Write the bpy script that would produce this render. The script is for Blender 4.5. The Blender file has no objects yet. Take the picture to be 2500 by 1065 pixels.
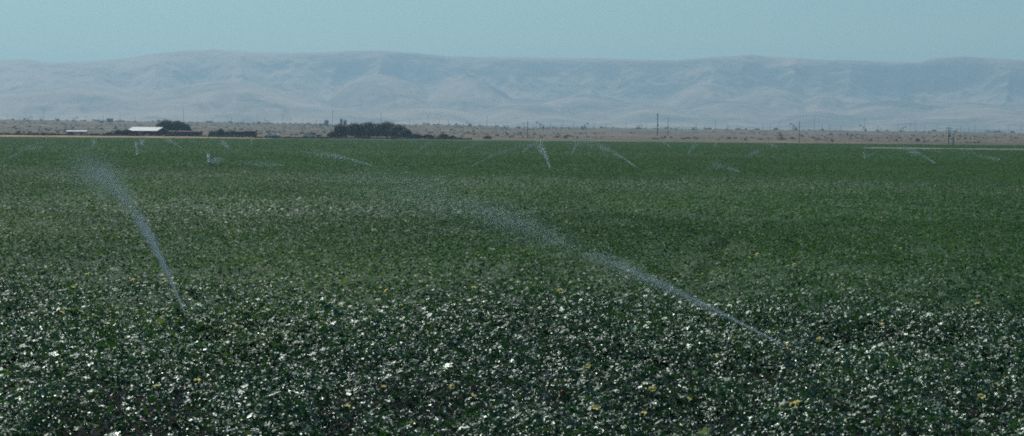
import bpy, math, random
import numpy as np
from mathutils import Vector

random.seed(7)
rng = np.random.default_rng(11)
scn = bpy.context.scene
COL = scn.collection
R = math.radians

# ------------------------------------------------------------------ camera
H = 3.4            # eye height: standing on a bank above metre-high cotton
F = 5640.0         # focal length in pixels of a 2500 px wide frame
W0, H0 = 2500.0, 1065.0
HZ = 328.0         # horizon row at the middle of the frame
ROLL = R(0.5)
pitch = math.atan((H0 / 2 - HZ) / F)
fw = Vector((0, math.cos(pitch), -math.sin(pitch)))
up0 = Vector((0, math.sin(pitch), math.cos(pitch)))
rt0 = Vector((1, 0, 0))
rt = rt0 * math.cos(ROLL) + up0 * math.sin(ROLL)
up = up0 * math.cos(ROLL) - rt0 * math.sin(ROLL)
cd = bpy.data.cameras.new('camera')
cam = bpy.data.objects.new('camera', cd)
COL.objects.link(cam)
from mathutils import Matrix
m = Matrix((rt, up, -fw)).transposed().to_4x4()
m.translation = Vector((0, 0, H))
cam.matrix_world = m
cd.sensor_width = 36
cd.lens = F / W0 * 36
cd.clip_start = 0.5
cd.clip_end = 60000
scn.camera = cam

def hz(px):
    return HZ + (px - 1250) * math.tan(ROLL)

def at_depth(px, py, d):
    """the world point that far away (along y) seen at that place of the photograph"""
    v = fw + rt * ((px - W0 / 2) / F) - up * ((py - H0 / 2) / F)
    v = v * (d / v.y)
    return Vector((v.x, v.y, v.z + H))

def at_z(px, py, z):
    v = fw + rt * ((px - W0 / 2) / F) - up * ((py - H0 / 2) / F)
    v = v * ((z - H) / v.z)
    return Vector((v.x, v.y, z))

# ------------------------------------------------------------------ noise
def _hash(ix, iy, seed):
    n = (ix.astype(np.int64) * 374761393 + iy.astype(np.int64) * 668265263 + seed * 974634777) & 0x7fffffff
    n = ((n ^ (n >> 13)) * 1274126177) & 0x7fffffff
    return ((n ^ (n >> 16)) & 0xffffff) / float(0xffffff)

def vnoise(x, y, seed=0):
    x = np.asarray(x, float); y = np.asarray(y, float)
    ix = np.floor(x); iy = np.floor(y)
    fx = x - ix; fy = y - iy
    fx = fx * fx * (3 - 2 * fx); fy = fy * fy * (3 - 2 * fy)
    a = _hash(ix, iy, seed); b = _hash(ix + 1, iy, seed)
    c = _hash(ix, iy + 1, seed); d = _hash(ix + 1, iy + 1, seed)
    return (a * (1 - fx) + b * fx) * (1 - fy) + (c * (1 - fx) + d * fx) * fy

def fbm(x, y, seed=0, octv=4):
    s = 0; a = 1; t = 0
    for k in range(octv):
        s = s + a * vnoise(np.asarray(x) * 2 ** k, np.asarray(y) * 2 ** k, seed + k * 17)
        t += a; a *= .5
    return s / t

# ------------------------------------------------------------------ object helpers
def mesh_obj(name, verts, faces, mats, parent=None, smooth=False, matidx=None):
    me = bpy.data.meshes.new(name)
    me.from_pydata([tuple(v) for v in verts], [], faces)
    for mt in (mats if isinstance(mats, (list, tuple)) else [mats]):
        me.materials.append(mt)
    if matidx is not None:
        me.polygons.foreach_set('material_index', matidx)
    if smooth:
        me.polygons.foreach_set('use_smooth', [True] * len(me.polygons))
    me.update()
    o = bpy.data.objects.new(name, me)
    COL.objects.link(o)
    if parent:
        o.parent = parent
    return o

def np_mesh(name, V, loops, nper, mats, matidx=None, attrs=None, smooth=False, parent=None):
    """V (n,3); loops flat; nper verts per face (array)"""
    me = bpy.data.meshes.new(name)
    nper = np.asarray(nper, np.int32)
    me.vertices.add(len(V)); me.loops.add(len(loops)); me.polygons.add(len(nper))
    me.vertices.foreach_set('co', np.ascontiguousarray(V, np.float32).ravel())
    me.loops.foreach_set('vertex_index', np.ascontiguousarray(loops, np.int32))
    st = np.zeros(len(nper), np.int32); st[1:] = np.cumsum(nper)[:-1]
    me.polygons.foreach_set('loop_start', st)
    for mt in (mats if isinstance(mats, (list, tuple)) else [mats]):
        me.materials.append(mt)
    if matidx is not None:
        me.polygons.foreach_set('material_index', np.ascontiguousarray(matidx, np.int32))
    me.polygons.foreach_set('use_smooth', np.full(len(nper), smooth, bool))
    for k, a in (attrs or {}).items():
        at = me.attributes.new(k, 'FLOAT', 'POINT')
        at.data.foreach_set('value', np.ascontiguousarray(a, np.float32))
    me.update(calc_edges=True)
    o = bpy.data.objects.new(name, me)
    COL.objects.link(o)
    if parent:
        o.parent = parent
    return o

def grid_obj(name, X, Y, Z, mat, smooth=True, attrs=None):
    n, k = X.shape
    V = np.stack([X, Y, Z], -1).reshape(-1, 3)
    i = np.arange(n - 1)[:, None] * k + np.arange(k - 1)[None, :]
    q = np.stack([i, i + 1, i + k + 1, i + k], -1).reshape(-1, 4)
    return np_mesh(name, V, q.ravel(), np.full(len(q), 4), mat, smooth=smooth, attrs=attrs)

def tag(o, label=None, cat=None, group=None, kind=None):
    if label: o['label'] = label
    if cat: o['category'] = cat
    if group: o['group'] = group
    if kind: o['kind'] = kind
    return o

def empty(name, loc, rz=0.0):
    o = bpy.data.objects.new(name, None)
    COL.objects.link(o)
    o.location = loc
    o.rotation_euler = (0, 0, rz)
    o.empty_display_size = .3
    return o

def copy_tree(o, parent=None):
    c = o.copy(); COL.objects.link(c)
    if parent:
        c.parent = parent
    for ch in list(o.children):
        copy_tree(ch, c)
    return c

class MB:
    def __init__(s): s.v = []; s.f = []
    def box(s, c, d, rz=0.0):
        b = len(s.v); ca, sa = math.cos(rz), math.sin(rz)
        for z in (-1, 1):
            for x, y in ((-1, -1), (1, -1), (1, 1), (-1, 1)):
                X, Y = x * d[0] / 2, y * d[1] / 2
                s.v.append((c[0] + X * ca - Y * sa, c[1] + X * sa + Y * ca, c[2] + z * d[2] / 2))
        s.f += [tuple(b + i for i in q) for q in ((3, 2, 1, 0), (4, 5, 6, 7), (0, 1, 5, 4), (1, 2, 6, 5), (2, 3, 7, 6), (3, 0, 4, 7))]
        return s
    def bar(s, p, q, r, r2=None, n=8, capped=True):
        p = Vector(p); q = Vector(q); r2 = r if r2 is None else r2
        a = (q - p).normalized()
        u = a.orthogonal().normalized(); w = a.cross(u)
        b = len(s.v)
        for c, rr in ((p, r), (q, r2)):
            for k in range(n):
                t = 2 * math.pi * k / n
                s.v.append(tuple(c + (u * math.cos(t) + w * math.sin(t)) * rr))
        for k in range(n):
            s.f.append((b + k, b + (k + 1) % n, b + n + (k + 1) % n, b + n + k))
        if capped:
            s.f.append(tuple(b + k for k in reversed(range(n))))
            s.f.append(tuple(b + n + k for k in range(n)))
        return s
    def lathe(s, prof, n=12, c=(0, 0, 0)):
        b = len(s.v)
        for r, z in prof:
            for k in range(n):
                t = 2 * math.pi * k / n
                s.v.append((c[0] + r * math.cos(t), c[1] + r * math.sin(t), c[2] + z))
        for i in range(len(prof) - 1):
            for k in range(n):
                k2 = (k + 1) % n
                s.f.append((b + i * n + k, b + i * n + k2, b + (i + 1) * n + k2, b + (i + 1) * n + k))
        s.f.append(tuple(b + k for k in reversed(range(n))))
        s.f.append(tuple(b + (len(prof) - 1) * n + k for k in range(n)))
        return s
    def prism(s, poly, y0, y1):
        """outline in x,z extruded along y"""
        b = len(s.v); n = len(poly)
        for y in (y0, y1):
            for x, z in poly: s.v.append((x, y, z))
        for k in range(n):
            s.f.append((b + k, b + (k + 1) % n, b + n + (k + 1) % n, b + n + k))
        s.f.append(tuple(b + k for k in reversed(range(n))))
        s.f.append(tuple(b + n + k for k in range(n)))
        return s
    def build(s, name, mat, parent=None, smooth=False):
        return mesh_obj(name, s.v, s.f, mat, parent, smooth)

# ------------------------------------------------------------------ materials
def new_mat(name):
    m = bpy.data.materials.new(name); m.use_nodes = True
    nt = m.node_tree; nt.nodes.clear()
    out = nt.nodes.new('ShaderNodeOutputMaterial')
    return m, nt, out

def nd(nt, typ, **kw):
    n = nt.nodes.new(typ)
    for k, v in kw.items():
        if hasattr(n, k) and not isinstance(v, tuple):
            setattr(n, k, v)
        else:
            n.inputs[k].default_value = v
    return n

def ramp(nt, fac, stops):
    r = nt.nodes.new('ShaderNodeValToRGB')
    el = r.color_ramp.elements
    while len(el) > 1: el.remove(el[-1])
    el[0].position = stops[0][0]; el[0].color = (*stops[0][1], 1)
    for p, c in stops[1:]:
        e = el.new(p); e.color = (*c, 1)
    nt.links.new(fac, r.inputs['Fac'])
    return r.outputs['Color']

def noise_fac(nt, scale=(1, 1, 1), detail=4, coord='Object', rough=.6):
    tc = nt.nodes.new('ShaderNodeTexCoord')
    mp = nt.nodes.new('ShaderNodeMapping'); mp.inputs['Scale'].default_value = scale
    n = nt.nodes.new('ShaderNodeTexNoise'); n.inputs['Scale'].default_value = 1
    n.inputs['Detail'].default_value = detail; n.inputs['Roughness'].default_value = rough
    nt.links.new(tc.outputs[coord], mp.inputs['Vector']); nt.links.new(mp.outputs['Vector'], n.inputs['Vector'])
    return n.outputs['Fac']

def simple(name, c1, c2=None, rough=.7, scale=3.0, metallic=0.0, bump=0.0):
    m, nt, out = new_mat(name)
    b = nt.nodes.new('ShaderNodeBsdfPrincipled')
    b.inputs['Roughness'].default_value = rough
    b.inputs['Metallic'].default_value = metallic
    if c2 is None: c2 = tuple(c * .75 for c in c1)
    f = noise_fac(nt, (scale,) * 3)
    nt.links.new(ramp(nt, f, [(.35, c2), (.65, c1)]), b.inputs['Base Color'])
    if bump:
        bp = nt.nodes.new('ShaderNodeBump'); bp.inputs['Strength'].default_value = bump
        nt.links.new(f, bp.inputs['Height']); nt.links.new(bp.outputs['Normal'], b.inputs['Normal'])
    nt.links.new(b.outputs[0], out.inputs['Surface'])
    return m

def leaf_mat():
    m, nt, out = new_mat('cotton_leaf')
    L = nt.links
    aw = nt.nodes.new('ShaderNodeAttribute'); aw.attribute_name = 'wet'
    at = nt.nodes.new('ShaderNodeAttribute'); at.attribute_name = 'tint'
    dry = ramp(nt, at.outputs['Fac'], [(0, (.025, .078, .024)), (.45, (.049, .128, .037)), (.72, (.082, .166, .050)), (.84, (.13, .20, .07)), (1, (.32, .36, .17))])  # palest stops: pale undersides, and sunlit leaf tops painted into the colour
    wetc = ramp(nt, at.outputs['Fac'], [(0, (.012, .044, .017)), (.5, (.023, .076, .027)), (.8, (.040, .110, .032)), (1, (.11, .20, .05))])
    mx = nt.nodes.new('ShaderNodeMix'); mx.data_type = 'RGBA'
    L.new(aw.outputs['Fac'], mx.inputs[0]); L.new(dry, mx.inputs[6]); L.new(wetc, mx.inputs[7])
    b = nt.nodes.new('ShaderNodeBsdfPrincipled')
    L.new(mx.outputs[2], b.inputs['Base Color'])
    rr = nt.nodes.new('ShaderNodeMapRange')
    rr.inputs['To Min'].default_value = ROUGH_DRY; rr.inputs['To Max'].default_value = ROUGH_WET
    ag = nt.nodes.new('ShaderNodeAttribute'); ag.attribute_name = 'gloss'
    L.new(aw.outputs['Fac'], rr.inputs['Value'])
    ra = nt.nodes.new('ShaderNodeMath'); ra.operation = 'ADD'
    L.new(rr.outputs[0], ra.inputs[0]); L.new(ag.outputs['Fac'], ra.inputs[1]); L.new(ra.outputs[0], b.inputs['Roughness'])
    b.inputs['IOR'].default_value = 1.52
    b.inputs['Specular Tint'].default_value = (.82, 1, .86, 1)
    sp = nt.nodes.new('ShaderNodeMapRange')
    sp.inputs['To Min'].default_value = .14; sp.inputs['To Max'].default_value = 1.0
    L.new(aw.outputs['Fac'], sp.inputs['Value']); L.new(sp.outputs[0], b.inputs['Specular IOR Level'])
    nf = noise_fac(nt, (38, 38, 38), 2)
    bp = nt.nodes.new('ShaderNodeBump'); bp.inputs['Strength'].default_value = .75; bp.inputs['Distance'].default_value = .012
    L.new(nf, bp.inputs['Height']); L.new(bp.outputs['Normal'], b.inputs['Normal'])
    tr = nt.nodes.new('ShaderNodeBsdfTranslucent')
    hs = nt.nodes.new('ShaderNodeMix'); hs.data_type = 'RGBA'; hs.blend_type = 'MULTIPLY'; hs.inputs[0].default_value = 1
    hs.inputs[7].default_value = (1.6, 1.7, .7, 1)
    L.new(mx.outputs[2], hs.inputs[6]); L.new(hs.outputs[2], tr.inputs['Color'])
    ms = nt.nodes.new('ShaderNodeMixShader'); ms.inputs[0].default_value = .22
    L.new(b.outputs[0], ms.inputs[1]); L.new(tr.outputs[0], ms.inputs[2])
    L.new(ms.outputs[0], out.inputs['Surface'])
    return m
ROUGH_DRY, ROUGH_WET = .54, .33

def foliage_mat(name, c1, c2):
    m, nt, out = new_mat(name)
    b = nt.nodes.new('ShaderNodeBsdfPrincipled'); b.inputs['Roughness'].default_value = .6
    f = noise_fac(nt, (.9, .9, .9), 3)
    c = ramp(nt, f, [(.35, c2), (.65, c1)])
    nt.links.new(c, b.inputs['Base Color'])
    tr = nt.nodes.new('ShaderNodeBsdfTranslucent'); nt.links.new(c, tr.inputs['Color'])
    ms = nt.nodes.new('ShaderNodeMixShader'); ms.inputs[0].default_value = .2
    nt.links.new(b.outputs[0], ms.inputs[1]); nt.links.new(tr.outputs[0], ms.inputs[2])
    nt.links.new(ms.outputs[0], out.inputs['Surface'])
    return m

def water_mat():
    m, nt, out = new_mat('water_spray')
    d = nt.nodes.new('ShaderNodeBsdfDiffuse'); d.inputs['Color'].default_value = (.56, .70, .72, 1)
    t = nt.nodes.new('ShaderNodeBsdfTranslucent'); t.inputs['Color'].default_value = (.60, .76, .78, 1)
    g = nt.nodes.new('ShaderNodeBsdfGlossy'); g.inputs['Roughness'].default_value = .3
    m1 = nt.nodes.new('ShaderNodeMixShader'); m1.inputs[0].default_value = .5
    m2 = nt.nodes.new('ShaderNodeMixShader'); m2.inputs[0].default_value = .08
    nt.links.new(d.outputs[0], m1.inputs[1]); nt.links.new(t.outputs[0], m1.inputs[2])
    nt.links.new(m1.outputs[0], m2.inputs[1]); nt.links.new(g.outputs[0], m2.inputs[2])
    nt.links.new(m2.outputs[0], out.inputs['Surface'])
    return m

def ground_mat():
    m, nt, out = new_mat('dry_ground'); L = nt.links
    b = nt.nodes.new('ShaderNodeBsdfPrincipled'); b.inputs['Roughness'].default_value = .95
    b.inputs['Specular IOR Level'].default_value = .1
    f1 = noise_fac(nt, (.012, .0035, .01), 5)
    f2 = noise_fac(nt, (.06, .05, .1), 5)
    far = ramp(nt, f1, [(.30, (.115, .105, .075)), (.45, (.18, .148, .10)), (.58, (.235, .175, .115)), (.75, (.31, .225, .14))])
    spk = ramp(nt, f2, [(.42, (.45, .5, .45)), (.6, (1, 1, 1))])
    mm = nt.nodes.new('ShaderNodeMix'); mm.data_type = 'RGBA'; mm.blend_type = 'MULTIPLY'; mm.inputs[0].default_value = 1
    L.new(far, mm.inputs[6]); L.new(spk, mm.inputs[7])
    # irrigated soil under the crop, blackened to paint shade into the gaps; dry rangeland beyond the end of the field
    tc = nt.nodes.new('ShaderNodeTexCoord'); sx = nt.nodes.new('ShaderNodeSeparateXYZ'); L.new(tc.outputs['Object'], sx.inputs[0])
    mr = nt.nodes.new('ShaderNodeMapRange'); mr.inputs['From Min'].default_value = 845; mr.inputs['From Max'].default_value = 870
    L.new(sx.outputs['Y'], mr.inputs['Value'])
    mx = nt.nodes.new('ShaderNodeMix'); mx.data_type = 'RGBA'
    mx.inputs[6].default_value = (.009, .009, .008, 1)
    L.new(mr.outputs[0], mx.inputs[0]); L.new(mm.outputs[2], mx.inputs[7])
    L.new(mx.outputs[2], b.inputs['Base Color']); L.new(b.outputs[0], out.inputs['Surface'])
    return m

def mountain_mat():
    m, nt, out = new_mat('mountain_grass_scrub_and_shade'); L = nt.links
    b = nt.nodes.new('ShaderNodeBsdfPrincipled'); b.inputs['Roughness'].default_value = 1
    b.inputs['Specular IOR Level'].default_value = .05
    f = noise_fac(nt, (.0022, .0022, .004), 7, rough=.6)
    f2 = noise_fac(nt, (.012, .012, .012), 5)
    at = nt.nodes.new('ShaderNodeAttribute'); at.attribute_name = 'scrub'  # brush cover mixed with painted slope shade
    ad = nt.nodes.new('ShaderNodeMath'); ad.operation = 'ADD'
    L.new(f, ad.inputs[0]); L.new(at.outputs['Fac'], ad.inputs[1])
    ad2 = nt.nodes.new('ShaderNodeMath'); ad2.operation = 'MULTIPLY_ADD'; ad2.inputs[1].default_value = .25
    L.new(f2, ad2.inputs[0]); L.new(ad.outputs[0], ad2.inputs[2])
    c = ramp(nt, ad2.outputs[0], [(.42, (.50, .385, .265)), (.62, (.36, .28, .19)), (.80, (.12, .125, .085)), (1, (.07, .08, .055))])
    L.new(c, b.inputs['Base Color']); L.new(b.outputs[0], out.inputs['Surface'])
    return m

M = {}
M['leaf'] = leaf_mat()
M['spray'] = water_mat()
M['ground'] = ground_mat()
M['mountain'] = mountain_mat()
M['petal'] = foliage_mat('cream_petal', (.88, .80, .34), (.82, .70, .22))
M['petal'].node_tree.nodes['Mix Shader'].inputs[0].default_value = .5
M['pink'] = simple('wilted_petal', (.42, .07, .08), (.28, .05, .06), .6, 40)
M['calyx'] = simple('green_bract', (.05, .13, .03), None, .5, 40)
M['galv'] = simple('galvanised_pipe', (.20, .21, .21), (.12, .13, .13), .5, 20, .6)
M['brass'] = simple('brass', (.50, .36, .14), None, .35, 30, .9)
M['wood'] = simple('weathered_wood', (.12, .095, .07), (.07, .055, .045), .9, 4)
M['steel'] = simple('dark_oilfield_steel', (.10, .10, .11), (.06, .06, .07), .6, 1)
M['rust'] = simple('rusty_steel', (.17, .075, .05), (.09, .045, .035), .8, 1)
M['tank'] = simple('grey_tank_steel', (.20, .20, .19), (.12, .125, .125), .6, .5)
M['whiteroof'] = simple('white_metal_roof', (.54, .58, .53), (.47, .52, .47), .6, .6)
M['barnred'] = simple('maroon_boards', (.10, .034, .036), (.055, .024, .028), .85, .6)
M['barndark'] = simple('dark_interior_boards', (.035, .03, .03), None, .9, 1)
M['whitepaint'] = simple('white_paint', (.8, .8, .76), (.65, .66, .62), .35, 1)
M['glass'] = simple('dark_glass', (.02, .025, .03), None, .1, 1)
M['rubber'] = simple('rubber', (.02, .02, .02), None, .8, 5)
M['greyroof'] = simple('pale_grey_sheeting', (.48, .52, .54), (.36, .40, .42), .5, .4)
M['bark'] = simple('bark', (.10, .075, .05), (.05, .04, .03), .95, 3)
M['fol'] = foliage_mat('dark_tree_foliage', (.042, .068, .032), (.020, .036, .018))
M['fol2'] = foliage_mat('grey_scrub_foliage', (.15, .14, .088), (.10, .10, .065))
M['tanstrip'] = simple('dry_stubble', (.38, .24, .13), (.30, .17, .09), .95, .08)
M['dirt'] = simple('pale_dirt', (.27, .25, .18), (.20, .185, .13), .95, .1)
M['weed'] = foliage_mat('weed_foliage', (.05, .11, .03), (.02, .05, .02))

# ------------------------------------------------------------------ terrain
TOPX = [-800, 0, 200, 400, 640, 850, 980, 1100, 1180, 1250, 1500, 1800, 2100, 2300, 2500, 3300]
TOPU = [25, 25, 23.5, 23.5, 21, 19.5, 21, 21.6, 20, 16.5, 16.2, 16.6, 15.6, 16.4, 14, 14]
GK = [850, 1000, 1300, 1700, 2300, 3000]
GV = [0, .12, .30, .52, .80, 1.0]
def zground(x, y):
    x = np.asarray(x, float); y = np.asarray(y, float)
    px = 1250 + x / np.maximum(y, 1) * F
    top = np.interp(px, TOPX, TOPU)
    u = -15.5 + (top + 15.5) * np.interp(y, GK, GV)
    z = H + u * y / F
    z = z + np.where(y > 1000, (fbm(x / 90, y / 140, 5) - .5) * 1.4 * np.clip((y - 1000) / 900, 0, 1), 0)
    near = np.clip((y - 845) / 30, 0, 1); near = near * near * (3 - 2 * near)
    z = z * near
    back = np.clip((y - 3050) / 1400, 0, 1); back = back * back * (3 - 2 * back)
    return z * (1 - back)

a = np.tan(np.linspace(R(-32), R(32), 330))
d = np.concatenate([np.linspace(-40, 5, 6), np.geomspace(8, 800, 40), np.linspace(810, 900, 24), np.geomspace(915, 5000, 150), np.geomspace(5400, 30000, 14)])
D, A = np.meshgrid(d, a, indexing='ij')
X = A * (D + 60); Y = D
Z = zground(X, Y)
tag(grid_obj('ground', X, Y, Z, M['ground']), kind='structure')

# pale dirt track on its low bank across the field, and the dry stubble strip at the field end
def bank(name, px0, px1, d0, d1, ztop, depth, mat, z0=.3, taper=140):
    n = 120
    pts = np.linspace(px0, px1, n)
    rows = []
    dd = np.linspace(d0, d1, n)
    tp = np.clip((pts - px0) / taper, 0, 1) * np.clip((px1 - pts) / taper, 0, 1) ** .5 if taper else 1
    jit = (fbm(pts / 30, pts * 0, 3) - .5)
    for off, zz in ((0, z0), (depth * .35, None), (depth * .8, None), (depth, z0)):
        y = dd + off
        x = (pts - 1250) / F * y
        z = np.full(n, z0) if zz is not None else z0 + (ztop - z0) * tp + jit * .1
        rows.append((x, y, z))
    X = np.array([r[0] for r in rows]); Y = np.array([r[1] for r in rows]); Z = np.array([r[2] for r in rows])
    return tag(grid_obj(name, X, Y, Z, mat), kind='structure')
bank('dirt_road', 1990, 2900, 520, 486, 1.15, 9, M['dirt'])
bank('stubble_strip', -300, 760, 800, 842, 1.52, 26, M['tanstrip'], z0=.4, taper=300)

# ------------------------------------------------------------------ mountains
SKX = [-900, -300, 0, 60, 110, 200, 330, 450, 520, 590, 700, 780, 850, 930, 1020, 1090, 1200, 1350, 1500, 1650, 1750, 1830, 1890, 2000, 2100, 2190, 2235, 2280, 2350, 2430, 2500, 2800, 3400]
SKY_ = [160, 150, 146, 142, 152, 150, 137, 121, 118, 124, 127, 125, 122, 122, 128, 136, 137, 139, 142, 145, 137, 131, 137, 144, 146, 149, 151, 139, 135, 142, 146, 150, 160]
px = np.linspace(-800, 3300, 1300)
dd = np.concatenate([np.linspace(7000, 10200, 90), np.linspace(10220, 13200, 170), np.linspace(13300, 16500, 20)])
D, P = np.meshgrid(dd, px, indexing='ij')
X = (P - 1250) / F * D
hzp = HZ + (P - 1250) * math.tan(ROLL)
crestU = hzp - np.interp(P, SKX, SKY_)
def sm(t): t = np.clip(t, 0, 1); return t * t * (3 - 2 * t)
dc = 12300 + (fbm(P / 420, P * 0, 31, 3) - .5) * 500
# spurs run down from the crest towards the viewer
spur = 1 - np.abs(2 * vnoise(P / 170 + .35 * fbm(D / 900, P / 300, 8), D / 5200, 41) - 1)
spur2 = 1 - np.abs(2 * vnoise(P / 62 + .5 * fbm(D / 500, P / 200, 9), D / 2200, 47) - 1)
leftw = np.interp(P, [-800, 0, 800, 1150, 1600, 3000], [.8, .7, .45, 0, 0, 0])
foot = dc - (780 + 560 * spur + 140 * spur2) * (1 + leftw)
t = (D - foot) / (dc - foot)
zc = crestU * dc / F
zb = 30 + 150 * sm((D - 8300) / 3200)
face = sm(np.clip(t, 0, 1)) * .80 + .20 * np.clip(t, 0, 1)
Zm = zb + (zc - zb) * face
Zm = Zm - np.clip(D - dc, 0, None) * .06
Zm = Zm - 12 * (1 - spur2) * np.exp(-((t - .5) / .38) ** 2)
Zm = Zm - 34 * (1 - spur) * np.exp(-((t - .45) / .4) ** 2)
# rounded foothills: (column, top row, distance, half width px, depth m)
DOMES = [(925, 188, 11000, 120, 520), (1140, 196, 10900, 95, 480), (560, 205, 10700, 210, 700), (180, 215, 10500, 210, 600),
         (700, 250, 10000, 130, 500), (400, 245, 9900, 160, 500), (20, 235, 10100, 110, 500), (1280, 258, 9900, 120, 420),
         (1430, 238, 10600, 120, 450), (1590, 262, 9800, 90, 420), (1720, 208, 11000, 95, 420), (1870, 215, 10950, 110, 420),
         (1780, 256, 10100, 150, 420), (2010, 236, 10800, 70, 380), (2180, 250, 10500, 140, 420), (2380, 262, 10000, 150, 450),
         (2480, 285, 9400, 120, 400), (1980, 278, 9500, 130, 400), (1030, 265, 9500, 140, 420), (820, 272, 9300, 120, 400),
         (250, 275, 9200, 160, 400), (560, 282, 9000, 140, 380), (1620, 290, 9000, 160, 360), (1340, 288, 9000, 110, 350), (2250, 296, 9000, 160, 360)]
for (cx, cy, cd_, hw, dep) in DOMES:
    topz = (HZ + (cx - 1250) * math.tan(ROLL) - cy) * cd_ / F
    wob = 1 + .35 * (fbm(P / 60 + cx, D / 300, 77, 3) - .5)
    q = np.sqrt(((P - cx) / (hw * 1.1)) ** 2 + ((D - cd_) / (dep * 2.5)) ** 2) * wob
    bump_ = (topz + 10) * np.clip(1 - q ** 1.75 * .42, -1, 1)
    k = 9.0
    Zm = np.where(np.abs(bump_ - Zm) < 60, np.log(np.exp(np.clip((bump_ - Zm) / k, -30, 30)) + 1) * k + Zm, np.maximum(bump_, Zm))
er = 1 - np.abs(2 * fbm(P / 38 + D / 1500, D / 260, 61, 4) - 1)
Zm = Zm + (er - .6) * 26 * sm((D - 8600) / 1500) * np.clip(1 - np.abs(D - dc) / 250, 0, 1) * 0 + (er - .6) * 15 * sm((D - 8600) / 1500) * (1 - np.exp(-((D - dc) / 260) ** 2) * .85)
# keep the skyline where the photograph has it
lim = (crestU + 1.0) * D / F
Zm = np.minimum(Zm, lim)
Zm = Zm * sm((D - 7000) / 900)
gz = np.gradient(Zm, axis=0) / np.gradient(D, axis=0)
scrub = np.clip((gz - .17) * 1.3, -.08, .34) - .03  # brush plus painted shade darkens steep slopes facing the viewer
scrub = scrub * np.clip((dc + 150 - D) / 200, 0, 1) * sm((D - foot + 250) / 500) + np.interp(P, [0, 900, 1300, 2500], [-.06, 0, .05, .07])  # more of the painted brush and shade towards the right
tag(grid_obj('mountains', X, D, Zm, M['mountain'], attrs={'scrub': scrub.ravel()}), kind='structure')

# ------------------------------------------------------------------ the cotton crop
def hcan(x, y):
    """canopy height: mounded plants, gaps, lodged patches"""
    h = 1.0 + (fbm(x / .95, y / 1.1, 2, 3) - .5) * .42 + (fbm(x / 6, y / 9, 4, 2) - .5) * .22
    gap = np.clip((fbm(x / 1.6 + 9, y / 3.6, 21, 3) - .575) * 5, 0, 1)
    nearg = np.clip((fbm(x / .75 + 3, y / 2.4, 29, 2) - .44) * 5, 0, 1) * np.clip((23.0 - np.asarray(y)) / 3.5, 0, 1)
    return h - gap * .50 * np.exp(-np.asarray(y) / 90) - nearg * .60

def gapmask(x, y):
    return np.clip((fbm(x / .75 + 3, y / 2.4, 29, 2) - .50) * 8, 0, 1) * np.clip((23.0 - y) / 2.0, 0, 1)

def wetness(x, y):
    n = (fbm(x / 7, y / 9, 51, 3) - .5)
    w = 1 - 1 / (1 + np.exp(-(y - 36.5 - 1.0 * np.sin(x * .5) - n * 10) / 3.2))
    b = np.exp(-((y - 122 - n * 30 + x * .25) / 14.) ** 2) * .24
    c = np.exp(-((y - 300 - n * 60) / 40.) ** 2) * .08
    d_ = np.exp(-((x + 9) / 7.) ** 2 - ((y - 68) / 16) ** 2) * .3
    return np.clip((w + b + c + d_) * np.clip((y - 16.2) / 4, .4, 1) , 0, 1)

def leaf_template(n_lobes):
    if n_lobes == 5:   # palmate cotton leaf, three big and two small pointed lobes, cupped along the veins
        ang = [-150, -118, -80, -48, -24, 0, 24, 48, 80, 118, 150]
        rad = [.42, .72, .52, .95, .55, 1.12, .55, .95, .52, .72, .42]
        zz = [-.02, -.16, .06, -.20, .08, -.24, .08, -.20, .06, -.16, -.02]
        pts = [(0, -.12, 0)] + [(math.sin(R(a_)) * r_, math.cos(R(a_)) * r_, z_) for a_, r_, z_ in zip(ang, rad, zz)]
        tri = [(0, i + 1, i + 2) for i in range(10)]
    elif n_lobes == 3:
        ang = [-120, -62, -28, 0, 28, 62, 120]; rad = [.55, .95, .6, 1.1, .6, .95, .55]; zz = [-.05, -.2, .08, -.2, .08, -.2, -.05]
        pts = [(0, -.1, 0)] + [(math.sin(R(a_)) * r_, math.cos(R(a_)) * r_, z_) for a_, r_, z_ in zip(ang, rad, zz)]
        tri = [(0, i + 1, i + 2) for i in range(6)]
    else:
        pts = [(0, -.8, 0), (.8, 0, -.12), (0, 1, -.1), (-.8, .05, -.15)]
        tri = [(0, 1, 2), (0, 2, 3)]
    return np.array(pts, float), np.array(tri, int)

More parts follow.
